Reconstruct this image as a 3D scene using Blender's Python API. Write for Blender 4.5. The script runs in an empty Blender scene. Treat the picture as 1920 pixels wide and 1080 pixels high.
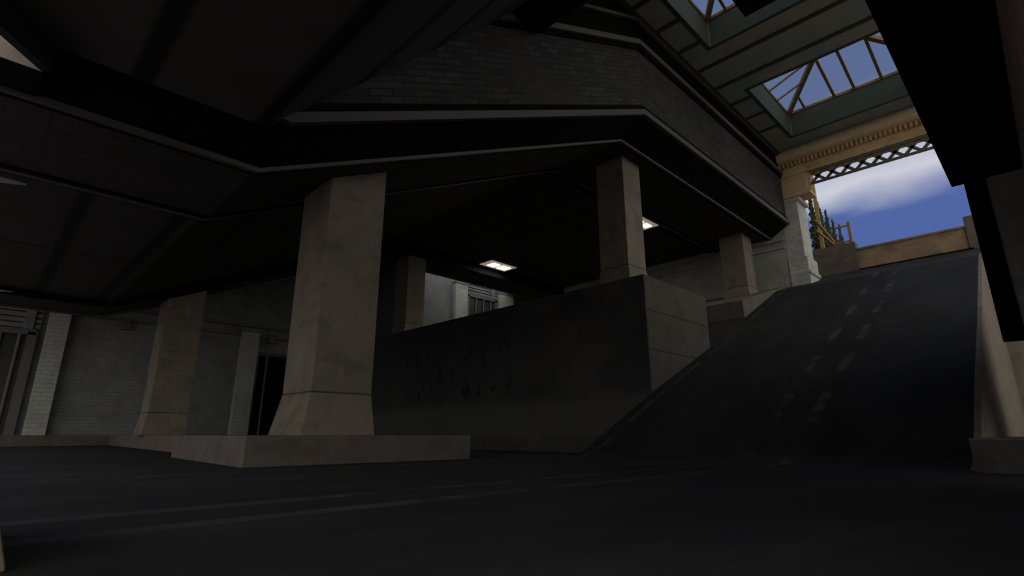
import bpy, bmesh, math, random
from mathutils import Vector
S = bpy.context.scene
COL = S.collection
random.seed(7)

# ------------------------------------------------------------------ camera
HEAD, PITCH = math.radians(45.27), math.atan(275 / 992.6)
cd = bpy.data.cameras.new('camera'); cam = bpy.data.objects.new('camera', cd); COL.objects.link(cam)
cam.location = (0, 0, 0.5)
cam.rotation_euler = (math.pi / 2 + PITCH, 0, HEAD - math.pi / 2)
cd.sensor_width = 36; cd.lens = 992.6 * 36 / 1920; cd.clip_start = 0.02; cd.clip_end = 500
S.camera = cam
S.view_settings.view_transform = 'Standard'; S.view_settings.look = 'None'
S.view_settings.gamma = 1; S.view_settings.use_curve_mapping = False
S.view_settings.exposure = 0.0

# ------------------------------------------------------------------ world: blue sky with a long white cloud bank
W = bpy.data.worlds.new('sky'); S.world = W; W.use_nodes = True
nt = W.node_tree; nt.nodes.clear()
def wn(t, **k):
    n = nt.nodes.new(t)
    for a, v in k.items(): setattr(n, a, v)
    return n
def wl(a, b): nt.links.new(a, b)
tc = wn('ShaderNodeTexCoord'); sp = wn('ShaderNodeSeparateXYZ'); wl(tc.outputs['Generated'], sp.inputs[0])
mp = wn('ShaderNodeMapping'); mp.inputs['Scale'].default_value = (2.2, 2.2, 4.0); wl(tc.outputs['Generated'], mp.inputs[0])
nz = wn('ShaderNodeTexNoise'); nz.inputs['Scale'].default_value = 1.6; nz.inputs['Detail'].default_value = 4; wl(mp.outputs[0], nz.inputs['Vector'])
ns = wn('ShaderNodeMath', operation='MULTIPLY_ADD'); ns.inputs[1].default_value = 0.10; ns.inputs[2].default_value = -0.05
wl(nz.outputs['Fac'], ns.inputs[0])
ad = wn('ShaderNodeMath', operation='ADD'); wl(sp.outputs['Z'], ad.inputs[0]); wl(ns.outputs[0], ad.inputs[1])
cr = wn('ShaderNodeValToRGB'); wl(ad.outputs[0], cr.inputs[0])
els = cr.color_ramp.elements
pts = [(0.0, (.11, .17, .40)), (0.22, (.082, .14, .38)), (0.338, (.078, .132, .365)), (0.360, (.34, .38, .53)), (0.378, (.60, .61, .69)), (0.398, (.50, .51, .64)),
       (0.425, (.40, .41, .60)), (0.47, (.36, .38, .56)), (0.51, (.12, .17, .34)), (1.0, (.105, .155, .30))]
while len(els) < len(pts): els.new(0.5)
for e, (p, c) in zip(els, pts): e.position = p; e.color = (*c, 1)
# below the horizon: dull paved ground all round
gm = wn('ShaderNodeMapRange'); gm.inputs['From Min'].default_value = -0.02; gm.inputs['From Max'].default_value = 0.02; wl(sp.outputs['Z'], gm.inputs[0])
# unseen sky and ground behind the camera, brightened to light the interior
def lobe(d, lo, hi, sky, ground, skin, gin):
    dp = wn('ShaderNodeVectorMath', operation='DOT_PRODUCT'); wl(tc.outputs['Generated'], dp.inputs[0]); dp.inputs[1].default_value = d
    hz = wn('ShaderNodeMapRange', interpolation_type='SMOOTHSTEP'); hz.inputs['From Min'].default_value = lo; hz.inputs['From Max'].default_value = hi; wl(dp.outputs['Value'], hz.inputs[0])
    out = []
    for base, c in ((skin, sky), (gin, ground)):
        m = wn('ShaderNodeMix', data_type='RGBA'); wl(hz.outputs[0], m.inputs['Factor']); m.inputs['B'].default_value = (*c, 1)
        if isinstance(base, tuple): m.inputs['A'].default_value = (*base, 1)
        else: wl(base, m.inputs['A'])
        out.append(m.outputs['Result'])
    return out
sk1, gr1 = lobe((-.98, -.2, .05), .1, .7, (.62, .605, .58), (.14, .136, .128), cr.outputs[0], (.07, .067, .06))
sk2, gr2 = lobe((-.05, -.99, .1), .1, .7, (1.0, .98, .90), (.24, .23, .21), sk1, gr1)
mx = wn('ShaderNodeMix', data_type='RGBA'); wl(gm.outputs[0], mx.inputs['Factor']); wl(gr2, mx.inputs['A']); wl(sk2, mx.inputs['B'])
bg = wn('ShaderNodeBackground'); wl(mx.outputs['Result'], bg.inputs[0]); bg.inputs[1].default_value = 1.0
wo = wn('ShaderNodeOutputWorld'); wl(bg.outputs[0], wo.inputs[0])

# ------------------------------------------------------------------ materials
def mat(name, build, rough=0.85, spec=0.3):
    m = bpy.data.materials.new(name); m.use_nodes = True
    t = m.node_tree; b = t.nodes['Principled BSDF']
    b.inputs['Roughness'].default_value = rough; b.inputs['Specular IOR Level'].default_value = spec
    if isinstance(build, tuple): b.inputs['Base Color'].default_value = (*build, 1)
    else: build(t, b)
    return m
class N:
    def __init__(s, t): s.t = t
    def n(s, ty, **k):
        n = s.t.nodes.new(ty)
        for a, v in k.items(): setattr(n, a, v)
        return n
    def l(s, a, b): s.t.links.new(a, b)
    def val(s, x, i, sock):
        if isinstance(x, (int, float)): sock[i].default_value = x
        else: s.l(x, sock[i])
    def m(s, op, a, b=0.0, c=None):
        n = s.n('ShaderNodeMath', operation=op)
        s.val(a, 0, n.inputs); s.val(b, 1, n.inputs)
        if c is not None: s.val(c, 2, n.inputs)
        return n.outputs[0]
    def pos(s):
        g = s.n('ShaderNodeNewGeometry'); return g.outputs['Position']
    def xyz(s, v):
        q = s.n('ShaderNodeSeparateXYZ'); s.l(v, q.inputs[0]); return q.outputs
    def comb(s, x, y, z=0.0):
        q = s.n('ShaderNodeCombineXYZ'); s.val(x, 0, q.inputs); s.val(y, 1, q.inputs); s.val(z, 2, q.inputs); return q.outputs[0]
    def noise(s, v, scale, detail=4, stretch=None, rough=.6):
        if stretch:
            mp = s.n('ShaderNodeMapping'); mp.inputs['Scale'].default_value = stretch; s.l(v, mp.inputs[0]); v = mp.outputs[0]
        q = s.n('ShaderNodeTexNoise'); q.inputs['Scale'].default_value = scale; q.inputs['Detail'].default_value = detail; q.inputs['Roughness'].default_value = rough
        s.l(v, q.inputs['Vector']); return q.outputs['Fac']
    def rng(s, f, a, b, c=0.0, d=1.0, smooth=True):
        q = s.n('ShaderNodeMapRange', interpolation_type='SMOOTHSTEP' if smooth else 'LINEAR')
        s.l(f, q.inputs[0]); q.inputs[1].default_value = a; q.inputs[2].default_value = b; q.inputs[3].default_value = c; q.inputs[4].default_value = d; return q.outputs[0]
    def mix(s, f, a, b, blend='MIX'):
        q = s.n('ShaderNodeMix', data_type='RGBA', blend_type=blend); s.val(f, 0, q.inputs)
        for x, i in ((a, 'A'), (b, 'B')):
            if isinstance(x, tuple): q.inputs[i].default_value = (*x, 1)
            else: s.l(x, q.inputs[i])
        return q.outputs['Result']
    def bump(s, h, b, strength=.4, dist=.02):
        q = s.n('ShaderNodeBump'); q.inputs['Strength'].default_value = strength; q.inputs['Distance'].default_value = dist
        s.l(h, q.inputs['Height']); s.l(q.outputs[0], b.inputs['Normal'])

def tan_concrete(base, stain, joints=None, seed=0.0):
    def f(t, b):
        k = N(t); p = k.pos(); x, y, z = k.xyz(p)
        a = k.rng(k.noise(p, 0.9 + seed, 5), .35, .7)
        c = k.mix(a, base, stain)
        c = k.mix(k.rng(k.noise(p, 2.3 + seed, 4), .48, .72, 0, .55), c, (base[0] * 1.15, base[1] * .93, base[2] * .8))
        c = k.mix(k.rng(k.noise(p, 6 + seed, 6, (1, 1, .35)), .5, .8, 0, .35), c, (stain[0] * .55, stain[1] * .55, stain[2] * .5))
        c = k.mix(k.rng(k.noise(p, 1.1 + seed, 5, (1, 1, 1.8)), .54, .62, 0, .38), c, (stain[0] * .6, stain[1] * .62, stain[2] * .5))
        c = k.mix(k.rng(k.noise(p, 1.7 + seed, 3, (1.3, 1.3, .8)), .56, .66, 0, .35), c, (base[0] * 1.35, base[1] * 1.3, base[2] * 1.1))
        if joints:   # horizontal mortar joints
            z0, pitch = joints
            q = k.m('ABSOLUTE', k.m('SUBTRACT', k.m('FRACT', k.m('DIVIDE', k.m('SUBTRACT', z, z0 - pitch / 2), pitch)), .5))
            j = k.rng(q, .012, .026, 1, 0)
            c = k.mix(k.m('MULTIPLY', j, .75), c, (stain[0] * .3, stain[1] * .3, stain[2] * .3))
        k.l(c, b.inputs['Base Color']); k.bump(k.noise(p, 14, 6), b, .25)
    return f
M = {}
M['tan'] = mat('tan_concrete', tan_concrete((.235, .20, .165), (.18, .165, .125)))
M['tan_joint'] = mat('jointed_concrete', tan_concrete((.102, .089, .078), (.088, .077, .062), (4.32, 1.26), .2))
M['kerb'] = mat('kerb_stone', tan_concrete((.155, .131, .118), (.135, .115, .102), None, .4))
M['pale'] = mat('pale_concrete', tan_concrete((.62, .56, .53), (.52, .42, .39), None, .7))
M['sand'] = mat('sandstone', tan_concrete((.72, .52, .30), (.60, .40, .21), None, .3))
M['sand_lit'] = mat('lit_sandstone', tan_concrete((.88, .70, .46), (.80, .60, .36), None, .3))  # lit copy of the sandstone: cornice highlight put into the colour
M['parapet_dark'] = mat('weathered_parapet', tan_concrete((.20, .165, .13), (.13, .11, .09), None, -.2))
M['parapet'] = mat('parapet_render', tan_concrete((.42, .30, .18), (.24, .185, .13), None, -.3))
M['black'] = mat('black_paint', (.004, .004, .004), .9, .1)
M['steel'] = mat('dark_moulding', (.09, .09, .09), .6)
M['wood'] = mat('tan_bar_paint', tan_concrete((.30, .21, .10), (.21, .15, .07), None, 1.5))

def asphalt(t, b):
    k = N(t); p = k.pos(); x, y, z = k.xyz(p)
    c = k.mix(k.rng(k.noise(p, .55, 5, (.6, 1.5, 1)), .35, .7), (.023, .023, .0243), (.043, .043, .0443))
    c = k.mix(k.rng(k.noise(p, 3.0, 5, (.35, 2.0, 1)), .5, .75, 0, .5), c, (.012, .012, .0132))
    c = k.mix(k.rng(k.noise(p, .5, 3, (.7, 1.2, 1)), .54, .66, 0, .6), c, (.024, .024, .044))
    c = k.mix(k.rng(x, 10.45, 10.6, 0, .28, False), c, (.004, .004, .004))  # ramp darkened in the colour to offset the skylights' brightness
    wear = k.rng(k.noise(p, 1.6, 5, (1, .7, 1)), .40, .60)
    fx = k.m('FRACT', k.m('DIVIDE', k.m('SUBTRACT', x, 9.68), 2.66))
    dash = k.rng(k.m('ABSOLUTE', k.m('SUBTRACT', fx, .28)), .22, .31, 1, 0)
    dash = k.m('MAXIMUM', dash, k.m('MULTIPLY', k.rng(x, 8.5, 9.5, 1, 0), .75))
    ln = None
    for yc, hw in ((4.45, .10), (3.66, .10)):
        q = k.rng(k.m('ABSOLUTE', k.m('SUBTRACT', y, yc)), hw * .75, hw * 1.3, 1, 0)
        ln = q if ln is None else k.m('MAXIMUM', ln, q)
    ln = k.m('MULTIPLY', k.m('MULTIPLY', ln, dash), k.m('MAXIMUM', k.rng(wear, 0, 1, .15, 1), k.rng(x, 1.6, 2.4, .8, 0)))
    ed = k.m('MULTIPLY', k.rng(k.m('ABSOLUTE', k.m('SUBTRACT', y, 8.17)), .05, .10, 1, 0), wear)
    ok = k.m('MULTIPLY', k.m('MAXIMUM', ln, k.m('MULTIPLY', ed, .8)), k.rng(y, 8.6, 8.7, 1, 0))
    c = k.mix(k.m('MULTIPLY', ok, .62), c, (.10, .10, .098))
    pit = k.rng(k.noise(p, .9, 2, (1, 1.6, 1)), .74, .78)
    c = k.mix(k.m('MULTIPLY', pit, .8), c, (.006, .006, .006))
    k.l(c, b.inputs['Base Color']); k.bump(k.noise(p, 30, 5), b, .3)
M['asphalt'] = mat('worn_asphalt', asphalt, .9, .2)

def brick(axis, c1, c2, mortar, scale=1.0, shear=False, rust=None, bw=.5, bh=.17):
    def f(t, b):
        k = N(t); p = k.pos(); x, y, z = k.xyz(p)
        u = x if axis in ('x', 'xy') else y
        if axis == 'xy': z = y
        if shear:
            cx = k.m('MINIMUM', k.m('MAXIMUM', x, 2.75), 14.4); z = k.m('SUBTRACT', z, k.m('MULTIPLY', cx, .4747))
        q = k.n('ShaderNodeTexBrick'); k.l(k.comb(u, z), q.inputs['Vector'])
        q.inputs['Color1'].default_value = (*c1, 1); q.inputs['Color2'].default_value = (*c2, 1); q.inputs['Mortar'].default_value = (*mortar, 1)
        q.inputs['Scale'].default_value = scale; q.inputs['Brick Width'].default_value = bw; q.inputs['Row Height'].default_value = bh
        q.inputs['Mortar Size'].default_value = .014; q.inputs['Mortar Smooth'].default_value = .3
        c = k.mix(k.rng(k.noise(p, 1.1, 5), .4, .7, 0, .6), q.outputs['Color'], (c1[0] * .55, c1[1] * .55, c1[2] * .55))
        if rust:
            c = k.mix(k.rng(k.noise(p, .55, 4), .53, .64, 0, .8), c, rust)
            c = k.mix(k.rng(k.noise(p, .8, 3, (1, 1, 1.4)), .56, .66, 0, .4), c, (rust[0] * .75, rust[1] * .95, rust[2] * .9))
        k.l(c, b.inputs['Base Color']); k.bump(q.outputs['Fac'], b, .5, -.02)
    return f
M['brick_dark'] = mat('soot_brick', brick('x', (.060, .061, .064), (.030, .0305, .033), (.016, .0165, .018), 1, True, (.055, .038, .030)))
M['brick_soffit'] = mat('soot_brick_soffit', brick('xy', (.055, .055, .055), (.042, .042, .042), (.024, .024, .024), 1))
M['brick_brown'] = mat('brown_brick', brick('x', (.50, .38, .30), (.38, .29, .24), (.22, .17, .15), 1))
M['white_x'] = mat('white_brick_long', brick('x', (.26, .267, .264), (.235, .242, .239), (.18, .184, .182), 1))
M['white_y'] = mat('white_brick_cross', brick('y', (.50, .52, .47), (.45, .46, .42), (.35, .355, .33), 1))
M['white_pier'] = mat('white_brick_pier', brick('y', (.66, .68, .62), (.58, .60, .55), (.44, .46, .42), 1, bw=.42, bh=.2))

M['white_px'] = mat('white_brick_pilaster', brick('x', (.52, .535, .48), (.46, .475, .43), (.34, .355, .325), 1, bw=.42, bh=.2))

def panel_ceiling(base, dark, x0=.8, pitch=1.63, cross=None):
    def f(t, b):
        k = N(t); p = k.pos(); x, y, z = k.xyz(p)
        q = k.m('ABSOLUTE', k.m('SUBTRACT', k.m('FRACT', k.m('DIVIDE', k.m('SUBTRACT', x, x0 - pitch / 2), pitch)), .5))
        j = k.rng(q, .05, .115, 1, 0)
        if cross: j = k.m('MAXIMUM', j, k.rng(k.m('ABSOLUTE', k.m('SUBTRACT', y, cross)), .05, .1, .8, 0))
        c = k.mix(k.rng(k.noise(p, .7, 4), .35, .7), base, (base[0] * .75, base[1] * .75, base[2] * .68))
        c = k.mix(j, c, dark)
        k.l(c, b.inputs['Base Color'])
    return f
M['ceil'] = mat('sooty_ceiling_panels', panel_ceiling((.060, .060, .061), (.008, .008, .008)))
M['ceil_low'] = mat('sooty_low_ceiling_panels', panel_ceiling((.050, .050, .051), (.012, .012, .012), cross=17.55))
def green(t, b):
    k = N(t); p = k.pos(); x, y, z = k.xyz(p)
    c = k.mix(k.rng(k.noise(p, .55, 4), .4, .62), (.36, .35, .275), (.235, .32, .29))
    c = k.mix(k.rng(k.noise(p, 1.1, 4), .6, .72, 0, .6), c, (.34, .23, .17))
    k.l(c, b.inputs['Base Color'])
M['green'] = mat('green_canopy_paint', green, .7)
def green2(t, b):
    k = N(t); p = k.pos()
    c = k.mix(k.rng(k.noise(p, .8, 4), .4, .62), (.062, .08, .064), (.055, .088, .078))
    c = k.mix(k.rng(k.noise(p, 1.7, 4), .6, .72, 0, .5), c, (.13, .085, .06))
    k.l(c, b.inputs['Base Color'])
M['green_dimmed'] = mat('dimmed_canopy_green', green2, .7)  # canopy green darkened in the colour to offset daylight on the skylight kerbs
M['groove'] = mat('canopy_groove', (.06, .065, .045), .8)
M['dark_lip_shade'] = mat('dark_lip_and_shade_sheet', (.03, .03, .03))
M['dark_kerb'] = mat('dark_kerb_stone', tan_concrete((.08, .08, .08), (.06, .06, .06), None, .15))
def dark_wall(t, b):
    k = N(t); p = k.pos(); x, y, z = k.xyz(p)
    c = k.mix(k.rng(k.noise(p, .5, 5), .35, .7), (.062, .063, .065), (.044, .045, .047))
    r = k.m('MULTIPLY', k.rng(k.noise(p, .6, 4, (1, 1, 1.3)), .46, .58), k.rng(y, 10.5, 14.5, 1, 0))
    c = k.mix(k.m('MULTIPLY', r, .7), c, (.11, .078, .055))
    g = k.m('MULTIPLY', k.rng(k.noise(p, 1.4, 3, (1, 1.6, .8)), .60, .63), k.m('MULTIPLY', k.rng(y, 14, 15, 0, 1), k.rng(z, 1.8, 2.2, 0, 1)))
    g = k.m('MULTIPLY', g, k.m('MULTIPLY', k.rng(y, 21.5, 22, 1, 0), k.rng(z, 4.0, 4.3, 1, 0)))
    c = k.mix(k.m('MULTIPLY', g, .85), c, (.012, .012, .012))
    low = k.rng(k.m('ADD', z, k.m('MULTIPLY', k.noise(p, 1.5, 3, (1, .3, 4)), .3)), 1.5, 2.1, 1, 0)
    c = k.mix(k.m('MULTIPLY', low, .6), c, (.115, .115, .114))
    k.l(c, b.inputs['Base Color']); k.bump(k.noise(p, 12, 5), b, .2)
M['dark_wall'] = mat('grimy_render', dark_wall)
M['gray_wall'] = mat('grey_render', tan_concrete((.40, .40, .40), (.34, .34, .34), None, .1))
M['dark_metal'] = mat('dark_metal', (.035, .035, .037), .45, .5)
M['grey_metal'] = mat('grey_metal', (.12, .12, .12), .5, .5)
M['lattice'] = mat('lattice_paint', (.16, .16, .11), .7)
M['foliage'] = mat('conifer_needles', tan_concrete((.035, .05, .018), (.06, .06, .02), None, 2))
M['bark'] = mat('bark', (.10, .065, .035))
M['rail'] = mat('rail_timber', tan_concrete((.42, .28, .12), (.33, .22, .09), None, 1.1))
def glass_mat():
    m = bpy.data.materials.new('thin_glass'); m.use_nodes = True; t = m.node_tree; t.nodes.clear()
    o = t.nodes.new('ShaderNodeOutputMaterial'); mi = t.nodes.new('ShaderNodeMixShader'); tr = t.nodes.new('ShaderNodeBsdfTransparent'); gl = t.nodes.new('ShaderNodeBsdfGlossy')
    tr.inputs[0].default_value = (.90, .90, .88, 1); gl.inputs['Roughness'].default_value = .05; mi.inputs[0].default_value = .05
    t.links.new(tr.outputs[0], mi.inputs[1]); t.links.new(gl.outputs[0], mi.inputs[2]); t.links.new(mi.outputs[0], o.inputs[0]); return m
M['glass'] = glass_mat()
def emit(name, c, s):
    m = bpy.data.materials.new(name); m.use_nodes = True; b = m.node_tree.nodes['Principled BSDF']
    b.inputs['Base Color'].default_value = (.6, .58, .55, 1); b.inputs['Emission Color'].default_value = (*c, 1); b.inputs['Emission Strength'].default_value = s; return m
M['tube'] = emit('lit_tube', (1, .92, .70), 1.35)
M['diff'] = emit('lit_diffuser', (1, .84, .66), .20)

# ------------------------------------------------------------------ mesh helpers (world coordinates in, origin at the thing's base)
class MB:
    def __init__(s): s.v = []; s.f = []
    def poly(s, pts):
        i = len(s.v); s.v += [tuple(p) for p in pts]; s.f.append(list(range(i, i + len(pts)))); return s
    def hexa(s, p):    # 8 corners: bottom 4 (ccw), top 4
        i = len(s.v); s.v += [tuple(q) for q in p]
        s.f += [[i + a for a in q] for q in ((3, 2, 1, 0), (4, 5, 6, 7), (0, 1, 5, 4), (1, 2, 6, 5), (2, 3, 7, 6), (3, 0, 4, 7))]; return s
    def box(s, x0, x1, y0, y1, z0, z1):
        return s.hexa([(x0, y0, z0), (x1, y0, z0), (x1, y1, z0), (x0, y1, z0), (x0, y0, z1), (x1, y0, z1), (x1, y1, z1), (x0, y1, z1)])
    def prism(s, pts, ax, a, b):   # closed outline in the two other axes, extruded along ax
        def P(u, v, w): return {'x': (w, u, v), 'y': (u, w, v), 'z': (u, v, w)}[ax]
        n = len(pts); i = len(s.v)
        s.v += [P(u, v, a) for u, v in pts] + [P(u, v, b) for u, v in pts]
        s.f.append([i + j for j in range(n)][::-1]); s.f.append([i + n + j for j in range(n)])
        for j in range(n): q = (j + 1) % n; s.f.append([i + j, i + q, i + n + q, i + n + j])
        return s
    def sweep(s, xs, prof):        # prof(x) -> list of (y,z); loft along x, closed ends
        rings = [[(x, y, z) for y, z in prof(x)] for x in xs]; n = len(rings[0]); i = len(s.v)
        for r in rings: s.v += r
        for a in range(len(rings) - 1):
            for j in range(n):
                q = (j + 1) % n; s.f.append([i + a * n + j, i + a * n + q, i + (a + 1) * n + q, i + (a + 1) * n + j])
        s.f.append([i + j for j in range(n)][::-1]); s.f.append([i + (len(rings) - 1) * n + j for j in range(n)]); return s
    def bar(s, p, q, w, h=None, n=4):   # square / round bar from p to q
        p, q = Vector(p), Vector(q); d = (q - p).normalized(); up = Vector((0, 0, 1)) if abs(d.z) < .9 else Vector((1, 0, 0))
        r = d.cross(up).normalized(); u = r.cross(d); h = h or w; i = len(s.v)
        for c in (p, q):
            for k in range(n):
                a = 2 * math.pi * (k + .5) / n; g = math.sqrt(2) if n == 4 else 1
                s.v.append(tuple(c + r * math.cos(a) * w / 2 * g + u * math.sin(a) * h / 2 * g))
        s.f.append([i + k for k in range(n)][::-1]); s.f.append([i + n + k for k in range(n)])
        for k in range(n): s.f.append([i + k, i + (k + 1) % n, i + n + (k + 1) % n, i + n + k])
        return s
    def build(s, name, m, parent=None, origin=None, bevel=0.0):
        if parent is not None: o0 = Vector(parent['_o'])
        elif origin is not None: o0 = Vector(origin)
        else:
            lo = [min(v[k] for v in s.v) for k in range(3)]; hi = [max(v[k] for v in s.v) for k in range(3)]
            o0 = Vector(((lo[0] + hi[0]) / 2, (lo[1] + hi[1]) / 2, lo[2]))
        me = bpy.data.meshes.new(name); me.from_pydata([tuple(Vector(v) - o0) for v in s.v], [], s.f)
        bm = bmesh.new(); bm.from_mesh(me); bmesh.ops.recalc_face_normals(bm, faces=bm.faces); bm.to_mesh(me); bm.free()
        me.materials.append(m if not isinstance(m, str) else M[m])
        o = bpy.data.objects.new(name, me); COL.objects.link(o)
        if parent is not None: o.parent = parent; o['_o'] = tuple(o0)
        else: o.location = o0; o['_o'] = tuple(o0)
        if bevel:
            bv = o.modifiers.new('b', 'BEVEL'); bv.width = bevel; bv.segments = 2; bv.limit_method = 'ANGLE'
        return o
def thing(name, label, cat, loc, group=None):
    o = bpy.data.objects.new(name, None); COL.objects.link(o); o.location = loc; o.empty_display_size = .2
    o['_o'] = tuple(loc); return tag(o, label, cat, group)
def tag(o, label, cat, group=None):
    o['label'] = label; o['category'] = cat
    if group: o['group'] = group
    return o
def struct(o): o['kind'] = 'structure'; return o
def lerp(x, a, b):
    (x0, v0), (x1, v1) = a, b; return v0 + (v1 - v0) * (x - x0) / (x1 - x0)
def pw(pts):
    def f(x):
        if x <= pts[0][0]: return pts[0][1]
        for a, b in zip(pts, pts[1:]):
            if x <= b[0]: return lerp(x, a, b)
        return pts[-1][1]
    return f
FC, FA = 2.75, 14.4                       # the two folds of the roof: flat, sloped, flat
zs = pw([(FC, 4.97), (FA, 10.5)])         # underside of the beam over the column row
z1 = pw([(2.87, 5.64), (FA, 11.2)])       # foot of the upper brick wall
ramp = pw([(10.45, 0), (11.0, .12), (13.42, 1.27), (14.8, 1.90), (18.3, 3.42), (26.5, 7.2), (29.2, 8.0), (32.25, 9.0), (60, 9.0)])

# ------------------------------------------------------------------ floor: road, side road and ramp in one skin
YL, YR = 8.55, 1.08
fl = MB()
fl.poly([(-3, -1.4, 0), (10.45, -1.4, 0), (10.45, 34, 0), (-3, 34, 0)])
fl.poly([(10.45, YL, 0), (14.4, YL, 0), (14.4, 34, 0), (10.45, 34, 0)])
fl.poly([(10.45, -1.4, 0), (28.5, -1.4, 0), (28.5, YR, 0), (10.45, YR, 0)])
rx = [10.45, 10.7, 11.0, 11.6, 12.2, 12.8, 13.42, 14.1, 14.8, 16, 17.2, 18.3, 18.65, 20, 21, 22.3, 24, 25, 26, 26.5, 27.5, 28.5, 29.2, 30.2, 31.2, 32.25]
for a, b in zip(rx, rx[1:]):
    yl = 10.15 if 18.6 < a < 22.2 else (YL if a < 29 else 9.5)
    fl.poly([(a, YR, ramp(a)), (b, YR, ramp(b)), (b, yl, ramp(b)), (a, yl, ramp(a))])
    if b < 14.5: fl.poly([(a, YL, 0), (b, YL, 0), (b, YL, ramp(b)), (a, YL, ramp(a))])
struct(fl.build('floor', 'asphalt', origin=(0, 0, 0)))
struct(MB().box(-40, 60, -40, -1.4, -.2, 0).box(-40, -3, -1.4, 40, -.2, 0).build('bounce_apron', 'pale', origin=(0, -20, 0)))  # unseen pale ground added to bounce light up to canopy and ceilings

# ------------------------------------------------------------------ walls, ceilings, beams (setting)
XS = [-2.6, -.2, 1.2, FC, 2.87, 5, 8, 11, FA, 20, 28.4]
up = MB().sweep(XS[1:], lambda x: [(8.2, z1(x)), (8.2, z1(x) + 2.72), (9.1, z1(x) + 2.72), (9.1, z1(x))])
struct(up.build('wall_left', 'brick_dark', origin=(0, 8.2, 0)))
# string courses and black cornices that follow the folds
def strip(name, xs, prof, m): return struct(MB().sweep(xs, prof).build(name, m, origin=(xs[0], prof(xs[0])[0][0], 0)))
strip('trim_1', XS[1:], lambda x: [(8.06, z1(x) - .14), (8.06, z1(x) + .06), (8.2, z1(x) + .14), (8.2, z1(x) - .14)], 'steel')
strip('trim_2', XS[1:], lambda x: [(8.2, z1(x) - .14), (8.2, z1(x)), (9.1, z1(x)), (9.12, zs(x))], 'black')
strip('trim_3', XS, lambda x: [(9.06, zs(x) - .05), (9.06, zs(x) + .05), (9.16, zs(x) + .05), (9.16, zs(x) - .05)], 'steel')
strip('trim_4', XS, lambda x: [(8.04, z1(x) + 2.72), (8.04, z1(x) + 2.92), (8.16, z1(x) + 3.0), (8.3, z1(x) + 3.0), (8.3, z1(x) + 2.72)], 'steel')
strip('trim_5', XS, lambda x: [(8.2, z1(x) + 3.0), (8.2, z1(x) + 3.8), (9.1, z1(x) + 3.8), (9.1, z1(x) + 2.72), (8.3, z1(x) + 2.72), (8.3, z1(x) + 3.0)], 'black')
strip('trim_6', XS, lambda x: [(8.1, z1(x) + 3.8), (8.1, z1(x) + 3.92), (9.1, z1(x) + 3.92), (9.1, z1(x) + 3.8)], 'steel')
strip('ceiling_beam', XS, lambda x: [(9.12, zs(x)), (12.1, zs(x)), (12.1, zs(x) + .9), (9.12, zs(x) + .9)], 'brick_soffit')
strip('shade_line_1', XS[1:], lambda x: [(8.14, z1(x) + .13), (8.14, z1(x) + .27), (8.2, z1(x) + .27), (8.2, z1(x) + .13)], 'black')  # black strip painted as the shadow line above the lower moulding
strip('shade_line_2', XS, lambda x: [(8.13, z1(x) + 2.56), (8.13, z1(x) + 2.72), (8.2, z1(x) + 2.72), (8.2, z1(x) + 2.56)], 'black')  # black strip painted as the shadow line under the upper moulding
strip('trim_18', XS, lambda x: [(9.16, zs(x) - .03), (9.30, zs(x) - .03), (9.30, zs(x)), (9.16, zs(x))], 'black')
strip('trim_19', XS, lambda x: [(11.92, zs(x) - .03), (12.06, zs(x) - .03), (12.06, zs(x)), (11.92, zs(x))], 'black')
strip('trim_20', [8.1, 11, 11.8, FA], lambda x: [(8.16, z1(x) + 3.92), (8.16, 15.6), (9.1, 15.6), (9.1, z1(x) + 3.92)], 'black')
strip('trim_7', XS, lambda x: [(12.06, zs(x) - .05), (12.06, zs(x) + .05), (12.16, zs(x) + .05), (12.16, zs(x) - .05)], 'steel')
strip('trim_8', XS, lambda x: [(12.1, zs(x)), (12.16, zs(x)), (12.75, zs(x) + .16), (12.75, zs(x) + .4), (12.1, zs(x) + .4)], 'black')
ZB = [-2.6, -.2, 1, FC, 5, 8, 11, FA, 20, 28.4]
struct(MB().sweep(ZB, lambda x: [(12.75, zs(x) + .17), (23.4, zs(x) + .17), (23.4, zs(x) + .5), (12.75, zs(x) + .5)]).build('ceiling', 'ceil_low', origin=(0, 12.7, 0)))
zb = pw([(FC + .3, 4.92), (FA, 10.05)])
strip('trim_9', ZB + [45], lambda x: [(23.4, zb(x)), (23.4, zs(x) + .5), (23.55, zs(x) + .5), (23.55, zb(x))], 'black')
strip('ceiling_beam', ZB + [45], lambda x: [(23.55, zb(x)), (25.4, zb(x)), (25.4, zs(x) + 2.9), (23.55, zs(x) + 2.9)], 'brick_soffit')
strip('trim_10', ZB + [45], lambda x: [(25.36, zb(x) - .07), (25.36, zb(x) + .06), (25.5, zb(x) + .06), (25.5, zb(x) - .07)], 'steel')
struct(MB().sweep([-4, FC, FA, 22.5], lambda x: [(25.4, zs(x) + 2.5), (34, zs(x) + 2.5), (34, zs(x) + 2.8), (25.4, zs(x) + 2.8)]).box(32, 45, 25.4, 34, 13.0, 13.3).build('ceiling', 'ceil', origin=(0, 25.4, 0)))
struct(MB().sweep([-2.6, FC, FA, 28.5], lambda x: [(8.3, z1(x) + 3.93), (24, z1(x) + 3.93), (24, z1(x) + 4.2), (8.3, z1(x) + 4.2)]).build('light_leak_cover', 'black', origin=(0, 8.3, 0)))  # unseen cover added to keep sky light from leaking in
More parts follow.
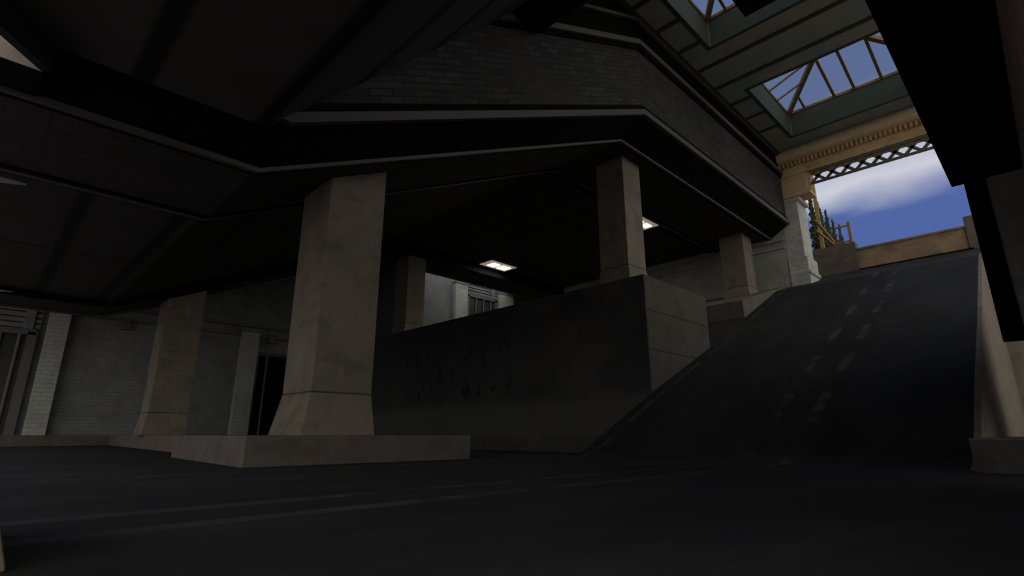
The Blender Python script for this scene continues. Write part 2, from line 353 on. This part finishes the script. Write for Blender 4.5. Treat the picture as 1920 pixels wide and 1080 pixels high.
# slab over the street: flat, then rising at 45 degrees
zn = pw([(2.5, 5.3), (8.12, 11.2)])
struct(MB().sweep([2.5, 5, 8.12], lambda x: [(-3, zn(x)), (8.2, zn(x)), (8.2, zn(x) + .5), (-3, zn(x) + .5)]).prism([(2.5, -3), (2.5, 8.2), (-.17, 8.2), (-2.6, 5.2), (-2.6, -3)], 'z', 5.3, 5.8).build('ceiling', 'ceil', origin=(0, 0, 5.3)))
tag(MB().prism([(8.12, 10.97), (8.94, 10.97), (11.8, 14.16), (11.8, 15.9), (8.12, 15.9)], 'y', -3, 8.04).build('cross_beam', 'black', bevel=.03), 'black wedge-shaped beam spanning the road at the edge of the green canopy', 'beam')
tag(MB().box(11.8, 15.2, 3.4, 4.72, 13.4, 14.0).build('beam_stub', 'black', bevel=.02), 'short black beam stub sticking out under the first skylight', 'beam')
# left of the fold the slab tips up and shows pale concrete above the cornice
struct(MB().sweep([-2.6, -.2], lambda x: [(8.2, 4.84), (8.2, 4.9), (9.1, 5.02), (9.12, 4.97)]).build('trim_15', 'black', origin=(0, 8.2, 5)))
tag(MB().prism([(-.21, 8.19), (-2.6, 5.2), (-2.53, 5.13), (-.11, 8.12)], 'z', 4.9, 5.3).build('slab_lip', 'dark_lip_shade'), 'dark concrete lip along the slanting edge of the street slab, beside the pale panel', 'beam')
pale = (([(-.2, 4.9), (-.2, 8.2), (-2.6, 8.2), (-2.6, 4.9)], 8.2, 'pale stained concrete panel above the first cornice, upper left corner of the photo'),
        ([(-.10, 5.01), (-.6, 5.03), (-2.2, 5.13), (-2.2, 4.66), (-.6, 4.93)], 12.76, 'thin pale concrete wedge glimpsed under the column-row beam'),
        ([(.16, 4.99), (-.35, 5.0), (-1.5, 5.02), (-1.5, 4.84), (-.35, 4.93)], 23.25, 'tiny pale concrete wedge over the white brick back wall'))
for pts_, y, lab in pale:
    tag(MB().prism(pts_, 'y', y, y + .12).build('concrete_panel', 'pale'), lab, 'panel')

# back wall, end wall, right-hand wall
struct(MB().box(-4, 45, 33.52, 34, 0, 14).build('wall_back', 'white_x', origin=(0, 33.5, 0)))
struct(MB().box(14.6, 22.4, 33.2, 33.39, 5.46, 12.6).build('shade_sheet', 'dark_lip_shade', origin=(18, 33.2, 5.45)))  # dark sheet added in place of the shade left of the narrow column
struct(MB().box(28.5, 28.9, 8.45, 23.4, 4, 15.5).build('wall_end', 'white_y', origin=(28.5, 8.4, 0)))
struct(MB().box(44.5, 45, 23.4, 33.5, 0, 14).build('wall_far', 'white_y', origin=(45, 23, 0)))
struct(MB().box(28.9, 45, 23.2, 23.4, 4, 14).build('wall_side', 'white_x', origin=(29, 23, 0)))
struct(MB().box(2.2, 15.05, -1.0, -.42, 1.1, 6.3).box(2.2, 7.5, -1.0, -.42, 0, 1.1).box(14.3, 15.05, -1.0, -.42, 0, 1.1).box(15.05, 18.2, -1.3, -1.0, 0, 6.5).build('wall_right', 'brick_brown', origin=(4, -.5, 0)))  # low gap and unseen end piece shaped to set light on the ramp wall
rp = MB()
for x in (3.2, 9.0, 16.0, 22.0, 28.0): rp.box(x, x + .3, -1.3, -1.0, 0, 15.2)
struct(rp.build('trim_14', 'dark_metal', origin=(3, -1.2, 0)))
struct(MB().box(28.5, 28.9, -12, 1.05, 0, 7.6).build('wall_end', 'tan', origin=(28.5, -6, 0)))
t = thing('hanging_screen', 'dark grey wall screen in a black frame under the black soffit, beside the ramp', 'screen', (15.2, .1, 2.4))
MB().box(15.0, 15.3, -.42, .2, 2.66, 6.0).build('panel', 'gray_wall', t)
MB().box(14.95, 15.35, .2, .56, 2.4, 6.3).build('post', 'black', t)
MB().box(14.95, 15.35, -.42, .2, 2.4, 2.66).build('bottom_rail', 'black', t)
tag(MB().box(3, 15.05, -.42, .78, 6.0, 6.9).box(3, 15.05, -1.0, -.42, 6.3, 6.9).build('soffit_slab', 'black'), 'black overhanging slab running along the brown brick wall', 'slab')

# green canopy with two openings
Z0, ZT = 15.2, 16.45
SK = [(12.5, 17.9), (21.65, 27.05)]; SY = (.66, 7.0)
cn = MB()
for a, b in ((10.8, 12.5), (17.9, 21.65), (27.05, 28.5)): cn.box(a, b, -1.2, 8.2, Z0, Z0 + .15)
for a, b in SK: cn.box(a, b, -1.2, SY[0], Z0, Z0 + .15); cn.box(a, b, SY[1], 8.2, Z0, Z0 + .15)
struct(cn.build('ceiling', 'green', origin=(20, 4, Z0)))
cn = MB()
for i in range(9):
    x = 12.42 + i * 1.63
    for a, b in ((SY[1] + .0, 8.1),) if any(s[0] < x < s[1] for s in SK) else ((-1.0, 8.1),): cn.box(x - .09, x + .09, a, b, Z0 - .05, Z0)
cn.box(11.8, 28.4, 8.0, 8.15, Z0 - .06, Z0)
struct(cn.build('trim_11', 'groove', origin=(20, 4, Z0)))
def skylight(i, x0, x1, label):
    t = thing('skylight', label, 'skylight', (x0, SY[0], Z0), 'hipped skylights in the green canopy')
    y0, y1 = SY; w = .14
    z_ = Z0 - .015; q = .02
    MB().box(x0, x1, y0 - w, y0 + q, z_, ZT).box(x0, x1, y1 - q, y1 + w, z_, ZT).box(x0 - w, x0 + q, y0 - w, y1 + w, z_, ZT).box(x1 - q, x1 + w, y0 - w, y1 + w, z_, ZT).build('kerb', 'green_dimmed', t)
    for c in ((x0, y0), (x1, y0), (x1, y1), (x0, y1)): MB().bar((*c, Z0), (*c, ZT), .13).build('corner_post', 'wood', t)
    xm = (x0 + x1) / 2; zr = 17.2; ra, rb = (xm, 4.9, zr), (xm, 2.95, zr)
    k = MB()
    for a, b in (((x0, y0), (x1, y0)), ((x1, y0), (x1, y1)), ((x1, y1), (x0, y1)), ((x0, y1), (x0, y0))): k.bar((*a, ZT), (*b, ZT), .13)
    k.build('eaves_frame', 'wood', t)
    for c in ((x0, y0), (x1, y0)): MB().bar((*c, ZT), rb, .2).build('hip_bar', 'wood', t)
    for c in ((x0, y1), (x1, y1)): MB().bar((*c, ZT), ra, .2).build('hip_bar', 'wood', t)
    MB().bar(ra, rb, .16).build('ridge_bar', 'wood', t)
    for y in (2.9, 4.0, 4.85):
        for xe in (x0, x1): MB().bar((xe, y, ZT), (xm, y, zr), .12).build('rafter', 'wood', t)
    for y, f in ((6.2, .6), (1.46, .6)):
        for xe in (x0, x1):
            fr = (7.0 - y) / (7 - 4.9) if y > 4 else (y - .66) / (2.76 - .66)
            MB().bar((xe, y, ZT), (xe + (xm - xe) * fr, y, ZT + (zr - ZT) * fr), .1).build('rafter', 'wood', t)
    for xo in (-1.35, 0.0, 1.05):
        for ye, yr in ((y1, 4.9), (y0, 2.76)):
            fr = 1 - abs(xo) / 2.7
            MB().bar((xm + xo, ye, ZT), (xm + xo, ye + (yr - ye) * fr, ZT + (zr - ZT) * fr), .07).build('rafter', 'wood', t)
    zz = .09
    for q in ([(x0, y0, ZT + zz), (x0, y1, ZT + zz), (*ra[:2], zr + zz), (*rb[:2], zr + zz)], [(x1, y1, ZT + zz), (x1, y0, ZT + zz), (*rb[:2], zr + zz), (*ra[:2], zr + zz)],
              [(x0, y1, ZT + zz), (x1, y1, ZT + zz), (*ra[:2], zr + zz)], [(x1, y0, ZT + zz), (x0, y0, ZT + zz), (*rb[:2], zr + zz)]):
        MB().poly(q).build('glass_pane', 'glass', t)
skylight(0, *SK[0], 'hipped skylight nearer the black cross beam, mostly cut off by the top of the photo')
skylight(1, *SK[1], 'hipped skylight with tan glazing bars next to the sandstone portal')

# ------------------------------------------------------------------ portal at the head of the ramp
t = thing('portal_lintel', 'sandstone lintel with a row of dentils across the head of the ramp', 'lintel', (28.6, 4, 13.65))
MB().box(28.45, 29.2, -1.0, 8.4, 13.72, 14.22).build('fascia', 'sand', t)
MB().prism([(28.45, 14.5), (28.15, 14.62), (28.1, 14.95), (28.3, 15.0), (28.3, 15.18), (29.2, 15.18), (29.2, 14.5)], 'y', -1.0, 8.4).build('cornice', 'sand_lit', t)
d = MB().box(28.5, 29.2, -1.0, 8.4, 14.22, 14.5)
y = -.9
while y < 8.3: d.box(28.3, 28.55, y, y + .09, 14.22, 14.46); y += .2
d.build('dentil_band', 'sand', t)
t = thing('lattice_screen', 'openwork lattice strip hanging below the sandstone lintel', 'lattice', (28.6, 4, 12.98))
MB().box(28.5, 28.62, -.9, 6.82, 12.96, 13.06).build('bottom_rail', 'lattice', t)
MB().box(28.5, 28.62, -.9, 6.82, 13.6, 13.715).build('top_rail', 'lattice', t)
k = MB(); y = -1.12
while y < 6.2:
    for a, b in (((y, 13.02), (y + .66, 13.66)), ((y + .66, 13.02), (y, 13.66))): k.bar((28.56, *a), (28.56, *b), .03, .15)
    y += .66
k.build('lattice_bars', 'lattice', t)
t = thing('brick_pier', 'white brick pier with stepped base under the sandstone block, left of the ramp head', 'pier', (29.1, 7.9, 7.9))
MB().box(28.5, 29.9, 7.62, 8.44, 7.5, 12.3).build('shaft', 'white_pier', t)
MB().box(28.44, 30.0, 7.50, 8.44, 7.5, 9.25).build('plinth', 'white_pier', t, bevel=.04)
MB().box(28.42, 30.0, 7.42, 8.44, 8.3, 8.5).build('base_course', 'white_pier', t, bevel=.04)
MB().box(28.44, 29.95, 7.44, 8.44, 12.3, 12.52).build('cap', 'white_pier', t, bevel=.05)
t = thing('portal_block', 'square sandstone block between the white brick pier and the dentil lintel', 'capital', (29, 7.6, 12.53))
MB().box(28.45, 29.3, 6.98, 8.4, 12.75, 13.71).build('block', 'sand', t, bevel=.03)
MB().prism([(28.41, 12.53), (28.41, 12.6), (28.45, 12.76), (29.4, 12.76), (29.4, 12.53)], 'y', 6.9, 8.44).build('foot_moulding', 'sand', t)
MB().box(28.5, 28.7, 6.84, 6.98, 12.75, 13.72).build('edge_strip', 'sand', t)

# head of ramp: parapets, rails, conifers on the upper ground
t = thing('parapet_wall', 'long low tan parapet closing the top of the ramp', 'parapet', (32.5, 3, 9))
MB().box(32.3, 32.7, 1.56, 6.09, 8.6, 10.12).build('wall', 'parapet', t)
MB().box(32.24, 32.76, 1.56, 6.09, 10.12, 10.22).build('coping', 'parapet', t)
struct(MB().box(32.2, 32.3, 1.4, 6.1, 8.9, 9.06).build('trim_21', 'black', origin=(32.2, 4, 9)))
tag(MB().box(32.2, 32.75, 6.1, 9.6, 8.6, 10.62).build('parapet_block', 'parapet_dark', bevel=.03), 'taller grey-brown parapet block carrying the timber rail posts', 'parapet')
tag(MB().box(32.2, 32.8, .55, 1.55, 8.6, 10.66).build('parapet_post', 'parapet_dark', bevel=.03), 'squat stone end post of the parapet, beside the black hanging frame', 'post')
struct(MB().box(32.75, 120, -60, 60, 8.0, 8.95).build('ground_upper', 'parapet', origin=(40, 0, 8.95)))
t = thing('handrail', 'sloping pair of timber handrails beside the white pier', 'railing', (31, 7.3, 9.2))
MB().bar((29.9, 7.25, 11.5), (32.4, 7.1, 10.85), .11).build('top_rail', 'rail', t)
MB().bar((29.9, 7.25, 10.9), (32.4, 7.1, 10.68), .09).build('lower_rail', 'rail', t)
tag(MB().box(33.43, 33.6, 7.87, 8.05, 8.95, 17).build('timber_post', 'rail'), 'tall tan post standing between the white pier and the conifers', 'post')
t = thing('rail_frame', 'small timber rail frame on the taller parapet block', 'railing', (32.4, 6.4, 10.62))
MB().box(32.35, 32.47, 6.22, 6.36, 10.62, 11.85).build('post', 'rail', t)
MB().box(32.37, 32.45, 6.36, 7.0, 11.62, 11.7).build('top_rail', 'rail', t)
MB().box(32.37, 32.45, 6.36, 7.0, 10.72, 10.8).build('bottom_rail', 'rail', t)
labs = ['tallest dark conifer, tight against the white pier', 'dark conifer just past the tall timber post', 'slim conifer in the middle of the row', 'slim conifer next to the last of the row',
        'small last conifer of the row, by the rail frame']
for i, (x, y, h) in enumerate(((35, 8.6, 6.2), (37, 8.68, 6.3), (40, 8.98, 6.75), (43, 9.32, 7.05), (46, 9.58, 7.65))):
    t = thing('conifer', labs[i], 'tree', (x, y, 8.95), 'conifers beyond the parapet')
    zb0 = 8.95
    MB().bar((x, y, zb0), (x, y, zb0 + h * .9), .12, n=6).build('trunk', 'bark', t)
    f = MB(); n = 34
    for j in range(n):
        zc = zb0 + .4 + (h - .4) * j / n; r = (.55 * (1 - j / n) ** .8 + .05)
        for q in range(7):
            a = random.random() * 6.283; r2 = r * random.uniform(.6, 1.15); dz = random.uniform(.02, .28); w = .16 * (1 - j / n) + .06
            ca, sa = math.cos(a), math.sin(a)
            tip = (x + ca * r2, y + sa * r2, zc + dz); bl = (x - sa * w, y + ca * w, zc + .02); br = (x + sa * w, y - ca * w, zc + .02); tp = (x, y, zc + .3); lo = (x + ca * r2 * .5, y + sa * r2 * .5, zc - .1)
            f.poly([bl, tip, tp]); f.poly([br, tp, tip]); f.poly([bl, lo, tip]); f.poly([br, tip, lo])
    f.build('foliage', 'foliage', t)

# ------------------------------------------------------------------ raised terrace, block, pavements, plinths
t = thing('terrace_block', 'big dark-faced concrete block standing beside the ramp, carrying a column', 'block', (16.5, 12, 0))
MB().box(14.46, 18.65, 8.55, 10.2, 0, 5.45).box(14.46, 22.25, 10.2, 33.4, 0, 5.45).box(22.25, 28.4, 13.5, 33.4, 0, 5.45).box(28.4, 44, 23.6, 33.4, 0, 5.45).build('body', 'tan_joint', t)
MB().box(14.38, 14.46, 8.55, 33.4, 0, 5.45).build('facing', 'dark_wall', t)['label'] = 'dark grimy face with rust patches and black marks'
ps = MB().hexa([(22.3, 8.6, 3), (28.4, 8.6, 3), (28.4, 13.4, 3), (22.3, 13.4, 3), (22.3, 8.6, 6.02), (28.4, 8.6, 7.85), (28.4, 13.4, 7.85), (22.3, 13.4, 6.02)])
tag(ps.build('sloping_pavement', 'kerb', bevel=.02), 'sloping tan pavement beside the top half of the ramp', 'pavement')
tag(MB().box(12.3, 14.38, 8.56, 33.4, 0, .49).build('kerbed_footway', 'dark_kerb', bevel=.02), 'dark kerbed footway along the foot of the grimy block', 'pavement')
tag(MB().prism([(3.09, 9.03), (7.67, 9.0), (7.67, 14.37), (3.36, 14.37)], 'z', 0, .485).build('plinth_slab', 'kerb', bevel=.015), 'low tan stone plinth under the biggest column', 'plinth')
tag(MB().prism([(4.15, 14.38), (7.6, 14.38), (7.6, 33.45), (-4, 33.45), (-4, 31.9), (4.95, 32.6)], 'z', 0, .48).build('kerbed_pavement', 'kerb', bevel=.015), 'low tan kerbed pavement along the white brick back wall', 'pavement')
tag(MB().box(7.6, 12.3, 32.4, 33.45, 0, .48).build('kerbed_pavement', 'kerb', bevel=.015), 'strip of kerb in front of the dark doorway, hidden past the biggest column', 'pavement')
t = thing('pavement_right', 'kerbed pavement at the foot of the tan ramp wall', 'pavement', (10, 0, 0)); t.name = 'kerbed_pavement'
MB().box(9.95, 28, -.4, .975, .43, .45).build('paving', 'kerb', t)
MB().box(9.95, 28, -.4, .975, 0, .43).build('kerb_face', 'dark_kerb', t)['label'] = 'dark grey kerb'
rw = MB()
for a, b in zip(rx, rx[1:]):
    if b < 29: rw.hexa([(a, .98, 0), (b, .98, 0), (b, YR, 0), (a, YR, 0), (a, .98, ramp(a) + .002), (b, .98, ramp(b)), (b, YR, ramp(b)), (a, YR, ramp(a) + .002)])
tag(rw.build('ramp_side_wall', 'tan'), 'tan retaining wall holding up the edge of the ramp', 'wall')

def column(x0, x1, y0, y1, zb_, top, label, flare=.4, fh=.82, skew=True):
    t = thing('concrete_column', label, 'column', ((x0 + x1) / 2, (y0 + y1) / 2, zb_((x0 + x1) / 2) if callable(zb_) else zb_), 'tan concrete columns')
    bz = zb_ if callable(zb_) else (lambda x: zb_)
    zf = bz(x0) + fh
    s = MB().hexa([(x0, y0, zf), (x1, y0, zf), (x1, y1, zf), (x0, y1, zf), (x0, y0, top(x0)), (x1, y0, top(x1)), (x1, y1, top(x1)), (x0, y1, top(x0))])
    s.build('shaft', 'tan', t, bevel=.02)
    f = flare
    MB().hexa([(x0 - f, y0 - f * .8, bz(x0 - f)), (x1 + .04, y0 - f * .8, bz(x1 + .04)), (x1 + .04, y1 + f * .0, bz(x1 + .04)), (x0 - f, y1 + f * .0, bz(x0 - f)), (x0, y0, zf - .02), (x1, y0, zf - .02), (x1, y1, zf - .02), (x0, y1, zf - .02)]).build('flared_base', 'tan', t, bevel=.015)
    MB().box(x0 + .01, x1 - .01, y0 + .01, y1 - .01, zf - .03, zf + .01).build('joint', 'groove', t)
column(4.5, 5.8, 10.0, 11.35, .485, zs, 'biggest column, tan concrete with flared foot on the low stone plinth', .2)
column(15.3, 16.45, 9.65, 10.85, 5.455, zs, 'column standing on the big dark-faced block', .22)
column(26.26, 27.4, 9.77, 11.0, lambda x: 6.02 + .3 * (x - 22.3), zs, 'column on the sloping pavement near the white brick pier', .1, .5)
column(15.4, 16.55, 23.6, 24.8, 5.455, zb, 'narrow column seen over the block top, against the lit white wall', .2)
column(4.55, 5.85, 23.6, 24.8, .48, zb, 'dim column on the pavement before the white brick back wall', .15)
tag(MB().hexa([(-.9, 2.9, 0), (.2, 2.9, 0), (.2, 4.0, 0), (-.9, 4.0, 0), (-.9, 2.9, .9), (-.06, 2.9, .9), (-.06, 4.0, .9), (-.9, 4.0, .9)]).build('column_foot', 'tan', bevel=.015), 'sliver of a tan sloping foot at the edge of the road, lower left corner', 'column')

# ------------------------------------------------------------------ back wall furniture
def pilaster(x0, x1, z0, z1_, label):
    t = thing('brick_pilaster', label, 'pilaster', ((x0 + x1) / 2, 33.3, z0), 'white pilasters of the back wall')
    MB().box(x0, x1, 33.1, 33.5, z0, z1_).build('shaft', 'white_px', t)
    MB().box(x0 - .06, x1 + .06, 33.04, 33.5, z1_, z1_ + .25).build('cap', 'white_x', t, bevel=.03)
pilaster(1.72, 2.52, .48, 6.3, 'pale brick pilaster between the window and the first dim column')
pilaster(10.45, 11.4, .48, 6.4, 'dim pilaster beside the dark doorway')
pilaster(26.3, 27.6, 5.45, 12.6, 'brightest white pilaster, lit by the ceiling light')
pilaster(31.2, 33.0, 5.45, 12.6, 'short white pilaster right of the lit round-cornered opening')
for i, (x0, x1, z0, zt) in enumerate(((-1.2, 1.4, .48, 5.15), (27.7, 31.1, 5.45, 11.9)), 1):
    w = thing('window_%d' % i, '', '', ((x0 + x1) / 2, 33.4, z0)); del w['label']; del w['category']; w['kind'] = 'structure'
    MB().box(x0, x1, 33.36, 33.49, z0, zt).build('pane', 'dark_metal', w)
    MB().box(x0 - .05, x0 + .15, 33.2, 33.5, z0, zt).box(x1 - .3, x1 + .05, 33.2, 33.5, z0, zt).box(x0, x1, 33.2, 33.5, zt - .15, zt + .12).build('window_frame', 'grey_metal', w)
    for q in range(1, 4):
        x = x0 + (x1 - x0) * q / 4 + .1; MB().bar((x, 33.28, z0), (x, 33.28, zt), .14, n=8).build('mullion', 'grey_metal', w)
    k = MB()
    for q in range(4): k.box(x0 - .1, x1 + .1, 33.3, 33.5, zt + .18 + q * .26, zt + .36 + q * .26)
    k.box(x0 + (x1 - x0) * .8, x0 + (x1 - x0) * .8 + .35, 33.2, 33.5, zt + .1, zt + 1.25)
    k.build('frieze', 'white_x', w)
w = thing('door_1', '', '', (12.3, 33.4, .48)); del w['label']; del w['category']; w['kind'] = 'structure'
MB().box(11.45, 14.2, 33.36, 33.49, .48, 5.1).build('door_leaf', 'black', w)
MB().box(11.4, 11.55, 33.25, 33.5, .48, 5.1).box(11.4, 14.2, 33.25, 33.5, 5.1, 5.3).build('door_frame', 'dark_metal', w)
MB().bar((12.05, 33.3, .48), (12.05, 33.3, 5.1), .12, n=8).build('mullion', 'grey_metal', w)
k = MB()
k.box(-4, 26.2, 33.3, 33.5, 6.75, 6.9).box(2.6, 10.4, 33.34, 33.5, 6.2, 6.34).box(11.5, 14.3, 33.34, 33.5, 6.2, 6.34)
struct(k.build('trim_12', 'grey_metal', origin=(0, 33.3, 0)))
struct(MB().box(28.4, 28.5, 8.5, 23.3, 9.9, 10.05).box(28.35, 28.5, 8.5, 23.3, 10.3, 10.5).build('trim_13', 'white_y', origin=(28.4, 8.5, 0)))
for x, z in ((4.8, 6.0), (12.2, 6.15)):
    t = thing('wall_bracket', 'small grey bracket block high on the back wall, %s' % ('left of the dim column' if x < 6 else 'above the dark doorway'), 'bracket', (x, 33.4, z))
    MB().box(x - .18, x + .18, 33.25, 33.5, z - .25, z + .2).build('block', 'grey_metal', t, bevel=.02); MB().box(x - .22, x + .22, 33.2, 33.5, z + .2, z + .27).build('cap', 'grey_metal', t)

# ------------------------------------------------------------------ ceiling lights
def ceiling_light(x0, x1, y0, y1, zc, label, power):
    t = thing('ceiling_light', label, 'light', ((x0 + x1) / 2, (y0 + y1) / 2, zc), 'lit ceiling panels')
    MB().box(x0, x1, y0, y1, zc + .05, zc + .22).build('housing', 'grey_metal', t)
    MB().box(x0 + .05, x1 - .05, y0 + .05, y1 - .05, zc + .02, zc + .05).build('diffuser', 'diff', t)
    xm = (x0 + x1) / 2
    for a, b in ((x0 + .42, xm - .10), (xm + .10, x1 - .28)): MB().box(a, b, y0 + .28, y1 - .28, zc - .03, zc + .02).build('lit_tube', 'tube', t, bevel=.02)
    L = bpy.data.lights.new('lamp_glow', 'AREA'); L.shape = 'RECTANGLE'; L.size = x1 - x0 - .2; L.size_y = y1 - y0 - .2; L.energy = power; L.color = (1, .92, .78)
    lo = bpy.data.objects.new('lamp_glow', L); COL.objects.link(lo); lo.location = ((x0 + x1) / 2, (y0 + y1) / 2, zc - .06); lo.parent = t; lo.location = (0, 0, -.06)
ceiling_light(20.1, 22.3, 22.0, 23.2, 10.45, 'lit twin-tube ceiling panel above the terrace, before the white wall', 60)
ceiling_light(20.6, 22.4, 12.2, 13.15, 10.45, 'lit ceiling panel peeping out right of the column on the block', 25)
for o in S.objects:
    if '_o' in o: del o['_o']
